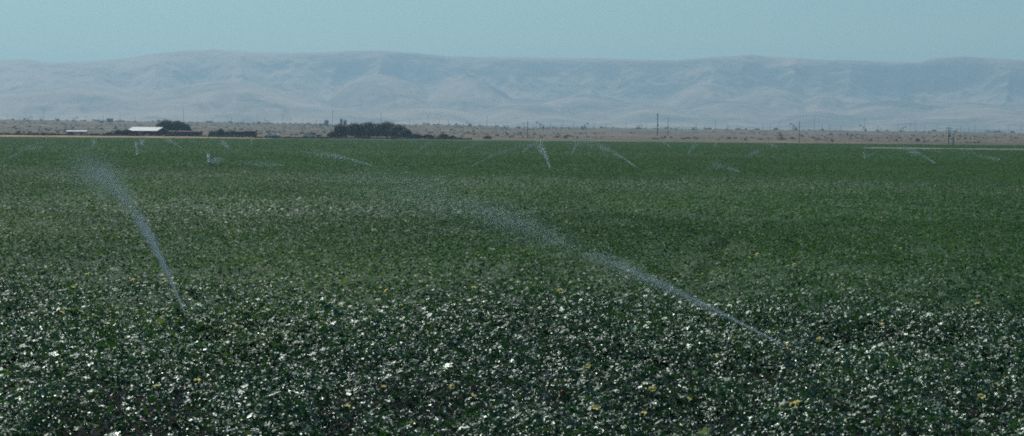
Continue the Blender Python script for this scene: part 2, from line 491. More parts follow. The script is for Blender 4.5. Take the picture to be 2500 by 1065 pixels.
def scatter(d0, d1, dens, size, tmpl, thick, spread, seed, margin=1.16, lo=0.0):
    r = np.random.default_rng(seed)
    hw0 = 1250 / F * margin
    area = (d1 ** 2 - d0 ** 2) * hw0 + 4 * (d1 - d0)
    n = int(area * dens)
    y = np.sqrt(r.random(n) * (d1 ** 2 - d0 ** 2) + d0 ** 2)
    x = (r.random(n) * 2 - 1) * (y * hw0 + 2)
    px_ = 1250 + x / y * F
    keep = y < np.interp(px_, [-500, 0, 640, 3000], [792, 798, 850, 862])
    if d0 < 20: keep &= r.random(n) > gapmask(x, y) * .93
    x, y = x[keep], y[keep]; n = len(x)
    h = hcan(x, y)
    z = h - (r.random(n) ** 1.5) * thick + r.normal(0, .02, n)
    # leaf frame: normals scattered about the vertical, leaning left, wet ones tipped towards the viewer for more glints
    fq = np.clip((y - 45) / 115, 0, 1)          # foreshortened far canopy: only the level tops of the plants show
    spr = spread * (1 - .42 * fq) * (1 if size < .09 else .75)
    wt = wetness(x, y)
    nx = r.normal(-.15, 1, n) * spr; ny = (r.normal(0, 1, n) - .30 * wt) * spr; nz = np.ones(n)
    e = .05
    nx = nx - (hcan(x + e, y) - hcan(x - e, y)) / (2 * e) * (.5 - .32 * fq)
    ny = ny - (hcan(x, y + e) - hcan(x, y - e)) / (2 * e) * (.5 - .32 * fq)
    N = np.stack([nx, ny, nz], 1); N /= np.linalg.norm(N, axis=1)[:, None]
    th = r.random(n) * 2 * math.pi
    T = np.stack([np.cos(th), np.sin(th), np.zeros(n)], 1)
    T = T - N * (T * N).sum(1)[:, None]; T /= np.linalg.norm(T, axis=1)[:, None]
    B = np.cross(N, T)
    s = size * np.exp(r.normal(0, .28, n))
    curl = r.normal(1, .8, n)
    P0, tri = leaf_template(tmpl)
    k = len(P0)
    V = (np.stack([x, y, z], 1)[:, None, :] + s[:, None, None] * (P0[None, :, 0, None] * T[:, None, :] + P0[None, :, 1, None] * B[:, None, :]
         + (P0[None, :, 2] * curl[:, None] + r.normal(0, .05, (n, k)))[:, :, None] * N[:, None, :]))
    Fc = (tri[None] + (np.arange(n) * k)[:, None, None]).reshape(-1, 3)
    big = fbm(x / 5, y / 12, 91, 3)
    tint = np.clip(r.random(n) * .72 + (big - .5) * .9 + .05 + (r.random(n) > .985) * .4, 0, 1)
    tint = tint * (1 - .62 * fq) + .17 * fq
    wet = np.clip(wetness(x, y) * (1 + r.normal(0, .25, n)), 0, 1)
    gloss = r.random(n) ** 2 * .30 - .05 + .24 * fq
    return V.reshape(-1, 3), Fc, np.repeat(wet, k), np.repeat(tint, k), np.repeat(gloss, k)

SUN_EL, SUN_AZ = R(46), R(-25)       # azimuth from +Y, negative = left of the view
SUNV = (math.cos(SUN_EL) * math.sin(SUN_AZ), math.cos(SUN_EL) * math.cos(SUN_AZ), math.sin(SUN_EL))

parts = [scatter(14, 24, 520, .041, 5, .80, .50, 1, 1.25),
         scatter(24, 38, 330, .040, 5, .45, .50, 2),
         scatter(38, 70, 220, .035, 3, .34, .46, 3),
         scatter(70, 150, 110, .040, 0, .30, .44, 4),
         scatter(150, 250, 38.0, .064, 0, .26, .44, 5),
         scatter(250, 400, 15.0, .096, 0, .24, .44, 7),
         scatter(400, 862, 5.6, .15, 0, .22, .36, 6)]
# the closed lower canopy under the leaves, as a rough green surface
sd = np.geomspace(34, 860, 330)
sa = np.linspace(-1, 1, 360) * (1250 / F * 1.18)
SD, SA = np.meshgrid(sd, sa, indexing='ij')
SX = SA * SD; 
spx = 1250 + SX / SD * F
lim = np.interp(spx, [-500, 0, 640, 3000], [795, 800, 853, 860])
SYc = np.minimum(SD, lim)
SZ = hcan(SX, SYc) - .22 + (fbm(SX / 1.2, SYc / 1.2, 71, 2) - .5) * .25
n_, k_ = SX.shape
V2 = np.stack([SX, SYc, SZ], -1).reshape(-1, 3)
ii = np.arange(n_ - 1)[:, None] * k_ + np.arange(k_ - 1)[None, :]
Q2 = np.stack([ii, ii + 1, ii + k_ + 1, ii + k_], -1).reshape(-1, 4)
Vs, Ls, Ns, Ws, Ts, Gs = [], [], [], [], [], []
off = 0
for V, Fc, w, t, g in parts:
    Gs.append(g); Vs.append(V); Ls.append((Fc + off).ravel()); Ns.append(np.full(len(Fc), 3)); Ws.append(w); Ts.append(t); off += len(V)
Vs.append(V2); Ls.append((Q2 + off).ravel()); Ns.append(np.full(len(Q2), 4))
Ws.append(np.zeros(len(V2))); Ts.append(np.full(len(V2), .15)); Gs.append(np.full(len(V2), .2))
crop = np_mesh('cotton_crop', np.concatenate(Vs), np.concatenate(Ls), np.concatenate(Ns), M['leaf'],
               attrs={'wet': np.concatenate(Ws), 'tint': np.concatenate(Ts), 'gloss': np.concatenate(Gs)})
tag(crop, 'dark green leafy cotton crop with wet glinting leaves covering the whole field', 'crop', kind='stuff')
print('crop verts', len(crop.data.vertices), 'faces', len(crop.data.polygons))

# ------------------------------------------------------------------ cotton flowers
def flower_parts(petal_mat, closed=0.0):
    """five overlapping petals in a cup, three toothed bracts below, a short stalk; returns MB data"""
    pv, pf = [], []
    for k in range(5):
        a0 = 2 * math.pi * k / 5
        b = len(pv)
        for i in range(5):
            s = i / 4
            rad = .006 + (.031 - .016 * closed) * s ** .8
            z = .048 * s ** 1.25 - (.010 * s ** 4)
            w = .62 * (.35 + .65 * s ** .6) * (1 - .18 * s ** 6)
            for j in range(5):
                q = (j / 4 * 2 - 1)
                aa = a0 + q * w * 1.15
                rr = rad * (1 - .10 * abs(q)) + .002 * (q > 0)
                pv.append((rr * math.cos(aa), rr * math.sin(aa), z - .006 * q * q * s + .0025 * math.sin(5 * q + k)))
        for i in range(4):
            for j in range(4):
                pf.append((b + i * 5 + j, b + i * 5 + j + 1, b + (i + 1) * 5 + j + 1, b + (i + 1) * 5 + j))
    cv, cf = [], []
    for k in range(3):
        a0 = 2 * math.pi * k / 3 + .4
        b = len(cv)
        for q, r_, z in ((-.7, .012, -.004), (.7, .012, -.004), (-.95, .028, .012), (-.45, .026, .028), (0, .030, .022), (.45, .026, .030), (.95, .028, .012)):
            cv.append((r_ * math.cos(a0 + q), r_ * math.sin(a0 + q), z))
        cf += [(b, b + 1, b + 6, b + 5, b + 4, b + 3, b + 2)]
    st = MB().bar((0, 0, -.22), (0, 0, -.002), .0022, n=5)
    return pv, pf, cv, cf, st

def make_flower(name, petal_mat, closed=0.0):
    root = empty(name, (0, 0, 0))
    pv, pf, cv, cf, st = flower_parts(petal_mat, closed)
    mesh_obj('petals', pv, pf, petal_mat, root, True)
    mesh_obj('calyx', cv, cf, M['calyx'], root)
    st.build('stalk', M['calyx'], root)
    return root

def canopy_hit(px_, py_):
    """first place where the line of sight meets the leaf tops"""
    q = at_depth(px_, py_, 100.0)
    ds = np.linspace(15, 110, 3800)
    xs = q.x * ds / 100; zs = H + (q.z - H) * ds / 100
    k = int(np.argmax(hcan(xs, ds) + .03 >= zs))
    return Vector((float(xs[k]), float(ds[k]), float(zs[k])))

FL = [(483, 949, 1.25, 'fully open cream cotton flower above a pale glossy leaf, largest one low on the left'),
      (847, 1012, 1.1, 'pale yellow cotton flower near the bottom edge between dark leaf gaps, left of centre'),
      (937, 962, .9, 'small round cream cotton flower left of the pair below the middle of the field'),
      (1103, 964, 1.05, 'cream cotton flower, upper one of the close pair near the bottom centre'),
      (1153, 984, 1.0, 'cream cotton flower, lower one of the close pair near the bottom centre'),
      (1453, 1018, 1.3, 'big round cream cotton flower beside a black gap in the leaves at bottom centre'),
      (1593, 970, 1.25, 'pale cream cotton flower at the top of the black gap in the leaves'),
      (1570, 1030, 1.0, 'half hidden cream cotton flower in the black gap near the bottom edge'),
      (1680, 992, .85, 'dull olive cream cotton flower bud to the right of the black gap'),
      (1938, 1010, 1.3, 'large cream cotton flower with a second bloom pressed against it, low on the right'),
      (1946, 1003, .9, 'smaller cream cotton flower touching the back of the large one low on the right'),
      (2393, 988, 1.35, 'bright yellow cotton flower low at the right edge of the field'),
      (2430, 957, .8, 'little cream cotton flower just above the bright yellow one at the right edge'),
      (572, 808, 1.15, 'golden cream cotton flower right of the foot of the steep water jet'),
      (1743, 885, 1.1, 'yellowish cotton flower below the lower end of the long slanting jet'),
      (1437, 913, 1.1, 'dull yellow cotton flower among wet leaves right of the middle'),
      (2000, 845, 1.1, 'cream cotton flower just right of the nozzle of the long slanting jet'),
      (213, 682, 1.5, 'cream cotton flower left of the steep water jet in the dry part'),
      (180, 714, 1.2, 'small cream cotton flower at the upper edge of the wet leaves on the left'),
      (327, 697, 1.2, 'cream cotton flower just left of the lower part of the steep jet'),
      (946, 722, 1.5, 'cream cotton flower at the upper edge of the wet leaves, left of centre'),
      (1155, 717, 1.5, 'cream cotton flower at the upper edge of the wet leaves, in the centre'),
      (1367, 724, 1.3, 'cream cotton flower at the upper edge of the wet leaves, right of centre'),
      (1850, 632, 1.7, 'yellow cotton flower in the dry leaves above the long slanting jet'),
      (1940, 658, 1.5, 'pale yellow cotton flower right of the middle stretch of the slanting jet'),
      (2385, 757, 1.3, 'small cream cotton flower in wet leaves below the right end of the field'),
      (2150, 805, 1.2, 'cream cotton flower among glinting leaves right of the slanting jet'),
      (383, 962, .9, 'tiny orange cream cotton flower left of the largest one at lower left'),
      (150, 777, 1.0, 'cream cotton flower in wet leaves near the left edge')]
fproto = make_flower('cotton_flower', M['petal'])
fused = False
for (x, y, s, lab) in FL:
    o = fproto if not fused else copy_tree(fproto)
    fused = True
    p = canopy_hit(x, y)
    o.location = p + Vector((0, -.03, .06)); o.scale = (min(s, 1.25) * .84,) * 3
    o.rotation_euler = (random.uniform(.1, .9), random.uniform(-.4, .4), random.uniform(0, 6.28))
    tag(o, lab, 'flower', 'cream cotton flowers open among the leaves')
RD = [(1157, 888, 'wilted pink cotton bloom in the wet leaves left of the middle'),
      (1376, 968, 'wilted red cotton bloom above the big round cream flower'),
      (1293, 814, 'wilted pink cotton bloom just right of the centre of the field'),
      (1430, 850, 'small wilted red bloom among the glinting leaves right of centre'),
      (12, 905, 'wilted pink cotton bloom at the left edge of the field'),
      (672, 897, 'wilted reddish cotton bloom beside a bright glint left of centre')]
rproto = make_flower('wilted_cotton_bloom', M['pink'], 1.0)
for i, (x, y, lab) in enumerate(RD):
    o = rproto if i == 0 else copy_tree(rproto)
    p = canopy_hit(x, y)
    o.location = p + Vector((0, -.02, .02))
    o.rotation_euler = (random.uniform(.1, .9), random.uniform(-.4, .4), random.uniform(0, 6.28))
    tag(o, lab, 'flower', 'wilted pink cotton blooms among the leaves')
# far blooms: one mesh each
pv, pf, cv, cf, st = flower_parts(None)
vv = list(pv) + [v for v in cv] ; ff = list(pf) + [tuple(i + len(pv) for i in f) for f in cf]
vv2 = len(vv); vv += st.v; ff += [tuple(i + vv2 for i in f) for f in st.f]
far = mesh_obj('cotton_flower', vv, ff, [M['petal'], M['calyx']], None, True, [0] * len(pf) + [1] * (len(ff) - len(pf)))
n = 0
for i in range(150):
    dd_ = math.sqrt(random.uniform(34 ** 2, 95 ** 2))
    xx = random.uniform(-.22, .22) * dd_
    o = far if i == 0 else far.copy()
    if i: COL.objects.link(o)
    z = float(hcan(np.array([xx]), np.array([dd_]))[0])
    o.location = (xx, dd_, z + .05); o.scale = (random.uniform(.4, .85),) * 3
    o.rotation_euler = (random.uniform(.3, 1.1), random.uniform(-.4, .4), random.uniform(0, 6.28))
    tag(o, 'tiny cream cotton flower speck in the drier middle of the field', 'flower', 'distant cotton flowers in the middle of the field')

# ------------------------------------------------------------------ sprinklers
def spray_mesh(name, P0, P1, rise_a, rise_b, tmax, n, dsize, w0, w1, parent, seed, gaps=True, drift=.0, curtain=0.0, fade=1.0):
    """droplets torn from a jet that leaves P0, flies over P1 (t=1) and falls apart beyond it"""
    r = np.random.default_rng(seed)
    P0 = np.array(P0); P1 = np.array(P1)
    t = (r.random(n) ** fade) * tmax
    if gaps:   # the stream breaks into pulses
        g = fbm(t * 9, t * 0, seed + 3, 2)
        t = np.where((g < .42) & (r.random(n) < .55), r.random(n) * tmax, t)
    base = P0[None] + np.stack([(P1[0] - P0[0]) * t, (P1[1] - P0[1]) * t, rise_a * t - rise_b * t * t], 1)
    w = w0 + (w1 - w0) * (t / tmax) ** 1.5
    offs = r.normal(0, 1, (n, 3)) * w[:, None] * (.45 + .55 * r.random(n)[:, None])
    offs[:, 2] -= np.abs(r.normal(0, 1, n)) * drift * t ** 2
    if curtain:
        sel = r.random(n) < curtain
        offs[:, 2] -= np.where(sel, r.random(n) * np.clip(base[:, 2] - .9, 0, 4), 0)
        offs[:, 0] += np.where(sel, r.normal(0, .25, n), 0)
    C_ = base + offs
    keep = (C_[:, 2] > .85) & (r.random(n) < np.clip(1.9 - 1.75 * t / tmax, .06, 1) * (1 - .75 * np.exp(-((t / tmax - .36) / .045) ** 2)))
    C_ = C_[keep]; t = t[keep]; n = len(C_)
    s = dsize * np.exp(r.normal(0, .35, n))
    vel = np.stack([np.full(n, P1[0] - P0[0]), np.full(n, P1[1] - P0[1]), rise_a - 2 * rise_b * t], 1)
    vel /= np.linalg.norm(vel, axis=1)[:, None]
    st = 1 + 2.2 * np.exp(-t * 3)
    Tt = np.array([[1, 1, 1], [1, -1, -1], [-1, 1, -1], [-1, -1, 1]], float) * .75
    rot = r.random((n, 3)) * 2 - 1; rot /= np.linalg.norm(rot, axis=1)[:, None]
    a2 = np.cross(rot, vel); a2 /= np.maximum(np.linalg.norm(a2, axis=1), 1e-6)[:, None]
    a3 = np.cross(vel, a2)
    V = C_[:, None, :] + s[:, None, None] * (Tt[None, :, 0, None] * vel[:, None, :] * st[:, None, None] + Tt[None, :, 1, None] * a2[:, None, :] + Tt[None, :, 2, None] * a3[:, None, :])
    tri = np.array([(0, 1, 2), (0, 3, 1), (0, 2, 3), (1, 3, 2)])
    Fc = (tri[None] + (np.arange(n) * 4)[:, None, None]).reshape(-1, 3)
    V = V.reshape(-1, 3) - np.array(parent.location)[None]
    o = np_mesh(name, V, Fc.ravel(), np.full(len(Fc), 3), M['spray'], parent=parent, smooth=True)
    o['kind'] = 'stuff'
    return o

def hardware(root, hd):
    """riser pipe with a coupling, and an impact head turned along the jet"""
    MB().bar((0, 0, -1.09), (0, 0, -.05), .013, n=10).bar((0, 0, -.10), (0, 0, -.05), .019, n=10).build('riser_pipe', M['galv'], root, False)
    c, s = math.cos(hd), math.sin(hd)
    h = MB().bar((0, 0, -.05), (0, 0, -.01), .017, n=10)
    h.bar((0, 0, -.01), (c * .05, s * .05, .01), .011, .007, n=8)
    h.build('nozzle', M['brass'], root)
    MB().bar((-c * .05, -s * .05, .03), (c * .06, s * .06, .03), .004, n=6).bar((0, 0, -.01), (0, 0, .05), .006, n=6).box((c * .06, s * .06, .02), (.01, .02, .03), hd).build('impact_arm', M['brass'], root)

ZN = 1.09
def sprinkler(noz, tip, ddep, label, n, dsize, w0, w1, tmax=1.4, curve=.8, seed=1, drift=.1, curtain=0.0, cat='sprinkler', fade=1.0, extra=None, rise=None):
    P0 = at_z(noz[0], noz[1], ZN)
    P1 = at_depth(tip[0], tip[1], P0.y + ddep)
    ri = P1.z - P0.z
    b = max(ri, .2) * curve; a_ = ri + b
    root = empty('sprinkler', P0)
    hd = math.atan2(P1.y - P0.y, P1.x - P0.x)
    hardware(root, hd)
    spray_mesh('water_jet', P0, P1, a_, b, tmax, n, dsize, w0, w1, root, seed, drift=drift, curtain=curtain, fade=fade)
    if extra:
        e = extra
        Q1 = at_depth(e[0], e[1], P0.y + e[2])
        r2 = Q1.z - P0.z; b2 = max(r2, .3) * .8
        spray_mesh('mist_fan', P0, Q1, r2 + b2, b2, e[3], e[4], dsize, w0 * (1 if len(e) > 6 or P0.y > 60 else 18), e[5], root, seed + 50, drift=.2, curtain=e[6] if len(e) > 6 else 0)
    tag(root, label, cat, 'impact sprinklers running in the cotton')
    return root

# two nearest jets
sprinkler((453, 768), (205, 402), 12.0, 'sprinkler throwing the steep white jet at the left, its foot among wet leaves', 85000, .0016, .006, .38, 1.2, 1.0, 101, .05, fade=.85, extra=(545, 712, -3, 1.5, 1100, .30))
sprinkler((1925, 850), (985, 456), 9.6, 'sprinkler throwing the long slanting jet across the middle of the field', 88000, .0015, .005, .42, 1.3, .42, 102, .05, fade=.62, extra=(1985, 832, -1.5, 1.7, 2200, .5))
FARJ = [
 ((905, 405), (760, 372), 6, 'sprinkler with a low jet pointing up to the left, just left of the image centre', 3600, .013, .03, .22, 1.15, .9),
 ((690, 404), (585, 397), 9, 'sprinkler with a flat streak of water skimming the leaves right of the small fan', 1700, .013, .10, .16, 1.1, .5),
 ((1343, 412), (1311, 346), 4, 'sprinkler with a bright steep narrow jet right of the centre', 3600, .013, .02, .20, 1.05, .8),
 ((1552, 408), (1425, 347), 8, 'sprinkler with a long arched jet starting at the dark band, right of centre', 3600, .012, .02, .30, 1.3, 1.0),
 ((1150, 408), (1290, 350), 8, 'sprinkler with a faint rising jet leaning right towards the steep narrow jet', 1700, .012, .02, .22, 1.1, .8),
 ((1398, 375), (1412, 347), 4, 'sprinkler with a short jet leaning right under the arched jet', 1000, .017, .05, .20, 1.1, .6),
 ((1275, 373), (1308, 347), 6, 'sprinkler with a short faint jet left of the steep narrow jet', 1300, .017, .05, .25, 1.1, .6),
 ((2111, 387), (2113, 352), 3, 'sprinkler with an upright jet below the pale track on the right', 380, .017, .04, .16, 1.05, .6),
 ((2283, 400), (2215, 364), 7, 'sprinkler with a jet leaning left at the right of the field', 2000, .015, .03, .20, 1.2, .7),
 ((1808, 420), (1735, 400), 8, 'sprinkler with a low faint jet over the dark band right of centre', 1300, .013, .06, .22, 1.2, .7),
 ((334, 379), (333, 345), 3, 'sprinkler with a thin upright jet below the white roofed barn', 900, .016, .03, .10, 1.05, .5),
 ((347, 357), (345, 336), 4, 'sprinkler with a broad upright spray right behind the thin upright jet', 600, .024, .15, .25, 1.05, .5),
 ((442, 362), (398, 336), 8, 'sprinkler with a jet leaning left below the dark tree by the barn', 1300, .02, .05, .22, 1.1, .7),
 ((225, 362), (232, 337), 5, 'sprinkler with a faint jet near the stubble strip at far left', 600, .022, .08, .25, 1.05, .5),
 ((22, 388), (105, 349), 8, 'sprinkler with a faint jet leaning right near the left edge', 1100, .015, .03, .25, 1.1, .7),
 ((559, 364), (541, 345), 5, 'sprinkler with a short bright jet above the small fan of water', 1100, .021, .07, .28, 1.1, .5),
 ((1638, 360), (1615, 344), 6, 'sprinkler with a short faint jet under the tall dark pole', 700, .023, .06, .25, 1.1, .6),
 ((1680, 375), (1702, 350), 6, 'sprinkler with a faint jet leaning right beyond the dark band', 800, .018, .05, .2, 1.1, .6),
 ((1824, 384), (1858, 366), 6, 'sprinkler with a faint jet leaning right below the brown rise, right of centre', 900, .016, .05, .22, 1.1, .6),
 ((1025, 366), (1052, 345), 6, 'sprinkler with a faint jet leaning right in front of the bushes by the grove', 600, .02, .05, .22, 1.1, .6),
 ((1120, 370), (1185, 344), 8, 'sprinkler with a long faint jet leaning right near the small white tank', 800, .019, .05, .25, 1.1, .7),
 ((1745, 360), (1750, 346), 5, 'sprinkler with a short faint upright jet near the far edge', 500, .024, .06, .25, 1.1, .6),
 ((1895, 359), (1860, 347), 6, 'sprinkler with a pale puff of mist at the far edge, right of centre', 900, .026, .2, .5, 1.3, .8),
 ((2300, 372), (2240, 361), 6, 'sprinkler with a faint jet just below the pale track at right', 500, .02, .06, .3, 1.2, .7),
 ((2440, 392), (2330, 368), 7, 'sprinkler with a faint mist drifting left near the right edge', 900, .016, .1, .4, 1.3, .8),
 ((615, 352), (612, 337), 5, 'sprinkler with a faint upright jet below the long maroon shed', 400, .026, .08, .22, 1.05, .5),
]
for i, (nz, tp, ddp, lab, n, ds, w0, w1, tm, cv_) in enumerate(FARJ):
    ex = None
    if i == 0: pass
    if nz == (2111, 387): ex = (2190, 358, 5, 1.7, 900, .5)
    if nz == (334, 379): ex = (375, 345, 4, 1.6, 500, .5)
    if nz == (1552, 408): ex = (1480, 372, 8, 1.5, 700, .6)
    sprinkler(nz, tp, ddp, lab, int(n * 1.6), ds * .58, w0 * 1.4, w1 * 1.5, tm, cv_ * .65, 200 + i, .10, extra=ex)
# the small bright fan of water left of centre
sprinkler((510, 398), (508, 374), 2, 'sprinkler making a small bright triangular fan of water left of centre', 1100, .013, .03, .12, 1.02, .3, 301, .0, extra=(535, 384, 4, 1.5, 1500, .16, .7))

# ------------------------------------------------------------------ far things
def zg(x, y): return float(zground(np.array([x]), np.array([y]))[0])
def on_ground(px_, py_, dmin=870, dmax=3000):
    """where the column of the photograph meets the rising ground at that row; the crest if above it"""
    best = None
    q = at_depth(px_, py_, 1000.0)
    ds = np.linspace(dmin, dmax, 700)
    xs = q.x * ds / 1000; zs = H + (q.z - H) * ds / 1000
    zz = zground(xs, ds)
    hit = np.nonzero(zz >= zs)[0]
    if len(hit):
        k = hit[0]
        return Vector((float(xs[k]), float(ds[k]), float(zz[k])))
    p = at_depth(px_, py_, dmax)
    return Vector((p.x, dmax, zg(p.x, dmax)))
def htop(p, px_, py_):
    return at_depth(px_, py_, p.y).z - p.z

def make_pole(p, h, r=.16, arms=1, label=None, group=None, transformer=False, mat='wood'):
    root = empty('utility_pole', p)
    MB().bar((0, 0, -.5), (0, 0, h), r, r * .7, n=8).build('pole', M[mat], root)
    for k in range(arms):
        z = h - .5 - k * .9
        MB().box((0, -.14, z), (2.4, .14, .16)).build('crossarm', M['wood'], root)
        ins = MB()
        for xx in (-1.1, -.5, .5, 1.1): ins.bar((xx, -.14, z + .08), (xx, -.14, z + .26), .05, n=6)
        ins.build('insulators', M['tank'], root)
    if transformer:
        MB().lathe([(.05, 0), (.3, .02), (.3, .9), (.22, 1.0)], 10, (.42, 0, h * .42)).build('transformer', M['tank'], root)
    tag(root, label, 'pole', group)
    return root

G1 = 'poles and masts on the hazy oil field'
SP = [  # column, top, base, arms, transformer, radius, label
 (1605, 277, 331, 2, True, .34, 'tallest dark pole with a bulky transformer on the rise, right of centre'),
 (1951, 296, 349, 0, False, .12, 'thin plain pole standing at the far field edge, right of centre'),
 (2316, 310, 353, 2, True, .17, 'dark pole with two crossarms at the field edge beside the blue standpipe'),
 (1288, 297, 339, 0, False, .16, 'thin dark pole, middle of three at the field edge near the centre'),
 (1303, 309, 336, 0, False, .15, 'shortest pole, right one of three at the field edge near the centre'),
 (1631, 288, 332, 0, False, .20, 'thin faint pole just right of the tallest dark pole'),
 (812, 267, 308, 1, False, .24, 'tall thin pole between the two dark tanks left of the grove'),
 (448, 265, 299, 1, False, .22, 'tall thin pole rising behind the dark tree by the barn'),
 (107, 266, 297, 1, False, .22, 'tall thin pole on the rise at far left')]
for (x, yt, yb, ar, tf, rr, lab) in SP:
    p = on_ground(x, yb)
    make_pole(p, htop(p, x, yt), rr, ar, lab, G1, tf)
shared = [(18, 283, 293), (47, 281, 293), (63, 277, 293), (210, 283, 296), (252, 280, 297), (293, 277, 298), (330, 286, 298),
 (519, 288, 301), (555, 284, 302), (566, 287, 302), (593, 290, 302), (628, 277, 303), (690, 278, 303), (710, 285, 304), (740, 291, 305),
 (772, 293, 307), (930, 275, 308), (1000, 290, 307), (1045, 280, 306), (1073, 292, 307), (1095, 290, 307), (1189, 285, 310), (1210, 297, 312),
 (1229, 300, 313), (1278, 299, 317), (1344, 297, 313), (1372, 299, 314), (1400, 300, 314), (1450, 299, 314), (1480, 303, 315), (1528, 302, 315),
 (1578, 302, 316), (1665, 305, 316), (1700, 303, 316), (1722, 306, 317), (1747, 291, 317), (1776, 304, 317), (1800, 306, 317), (1862, 298, 318), (1880, 305, 318),
 (1903, 299, 318), (1988, 284, 319), (2007, 301, 319), (2025, 302, 319), (2053, 306, 319), (2111, 288, 320), (2144, 303, 320), (2192, 298, 321), (2222, 302, 321), (2234, 293, 321),
 (2258, 303, 322), (2288, 303, 322), (2345, 306, 322), (2365, 308, 323), (2380, 305, 323), (2407, 307, 323), (2440, 309, 324), (2463, 304, 325), (2492, 306, 325)]
mats_cache = {}
base_pole = {}
for i, (x, yt, yb) in enumerate(shared):
    p = on_ground(x, yb + 1.5)
    h = htop(p, x, yt)
    k = (round(h / 3) * 3, i % 3 == 0)
    if k not in base_pole:
        o = make_pole(p, max(k[0], 3), .17, 1 if k[1] else 0)
        base_pole[k] = o
    else:
        o = copy_tree(base_pole[k]); o.location = p
    o.scale = (1, 1, h / max(k[0], 3))
    tag(o, 'thin faint pole on the skyline of the brown oil field rise', 'pole', 'faint poles along the oil field skyline')

def pumpjack(p, s, rz, tilt, label):
    root = empty('pumpjack', p, rz)
    MB().box((0, 0, .15), (7, 1.6, .3)).build('base_skid', M['steel'], root)
    t = MB()
    for sx, sy in ((-1, -1), (-1, 1), (1, -1), (1, 1)): t.bar((sx * 1.2, sy * .7, .3), (0, sy * .15, 4.2), .12, n=6)
    t.bar((-.75, -.45, 1.9), (.75, -.45, 1.9), .08, n=6).bar((-.75, .45, 1.9), (.75, .45, 1.9), .08, n=6)
    t.build('samson_post', M['steel'], root)
    c, sn = math.cos(tilt), math.sin(tilt)
    def bt(x, z): return (x * c - z * sn, 4.35 + x * sn + z * c)
    bm_ = MB(); bm_.prism([bt(-3.2, -.22), bt(3.0, -.22), bt(3.0, .22), bt(-3.2, .22)], -.18, .18)
    bm_.build('walking_beam', M['steel'], root)
    pts = [bt(3.0, .9)] + [bt(3.0 + .75 * math.cos(a_) , -.2 + 1.25 * math.sin(a_)) for a_ in (1.0, .5, 0, -.5, -1.0)] + [bt(3.0, -1.0)]
    MB().prism(pts, -.22, .22).build('horse_head', M['rust'], root)
    q = bt(3.7, -.2)
    MB().bar((q[0], 0, q[1] - .9), (3.6, 0, .2), .05, n=5).build('polished_rod', M['steel'], root)
    e = bt(-3.1, 0)
    cr = MB().bar((e[0], -.5, e[1]), (-2.5, -.5, 1.6), .08, n=6).bar((e[0], .5, e[1]), (-2.5, .5, 1.6), .08, n=6)
    cr.build('pitman_arms', M['steel'], root)
    MB().bar((-2.6, -.75, 1.4), (-2.6, -.45, 1.4), .95, n=10).bar((-2.6, .45, 1.4), (-2.6, .75, 1.4), .95, n=10).build('counterweights', M['rust'], root)
    MB().box((-2.9, 0, .8), (1.2, .8, 1.0)).build('gearbox', M['tank'], root)
    root.scale = (s,) * 3
    tag(root, label, 'pumpjack', 'oil pumpjacks on the brown rise')
PJ = [(72, 296, 11, 0, .35, 'small dark pumpjack on the skyline at far left'),
      (140, 297, 9, math.pi, .1, 'low dark pumpjack right of the tall thin pole at far left'),
      (183, 297, 11, 0, .25, 'dark pumpjack on the skyline left of the boxy tank'),
      (291, 299, 8, 0, .1, 'low pumpjack just right of the boxy tank at left'),
      (652, 303, 10, math.pi, .4, 'dark pumpjack with its head raised left, left of the two dark tanks'),
      (1145, 310, 11, math.pi, .3, 'pumpjack on the skyline above the small white tank'),
      (1236, 313, 8, 0, .05, 'low dark pumpjack left of the three poles near the centre'),
      (1319, 315, 16, math.pi, .45, 'tall narrow pumpjack right of the three poles near the centre'),
      (1428, 317, 15, 0, .55, 'large dark pumpjack with its beam raised to the right, right of centre'),
      (1560, 316, 12, 0, .05, 'wide brownish pumpjack left of the tallest dark pole'),
      (1654, 318, 7, 0, .2, 'small pumpjack right of the tallest dark pole'),
      (1694, 318, 9, 0, .1, 'low dark pumpjack between the tallest pole and the thin plain pole'),
      (1776, 319, 8, 0, .1, 'dark squat pumpjack left of the beam raised to the left'),
      (1937, 318, 15, math.pi, .6, 'pumpjack with its beam raised steeply to the left, beside the thin plain pole'),
      (2107, 321, 14, math.pi, .5, 'pumpjack with its beam raised to the left above the pale track'),
      (2028, 330, 8, 0, .2, 'dark pumpjack low on the brown slope right of the thin plain pole'),
      (2149, 322, 8, 0, .1, 'small dark pumpjack between two larger ones at right'),
      (2204, 322, 12, 0, .45, 'pumpjack with its beam raised to the right, at right'),
      (1902, 333, 9, math.pi, .1, 'wide dark pumpjack lying low on the brown slope'),
      (2336, 323, 8, 0, .4, 'small pumpjack right of the dark pole with two crossarms')]
for (x, yb, hpx, rz, ti, lab) in PJ:
    p = on_ground(x, yb)
    s = hpx * p.y / F / 5.6
    pumpjack(p, s, rz + random.uniform(-.25, .25), ti, lab)

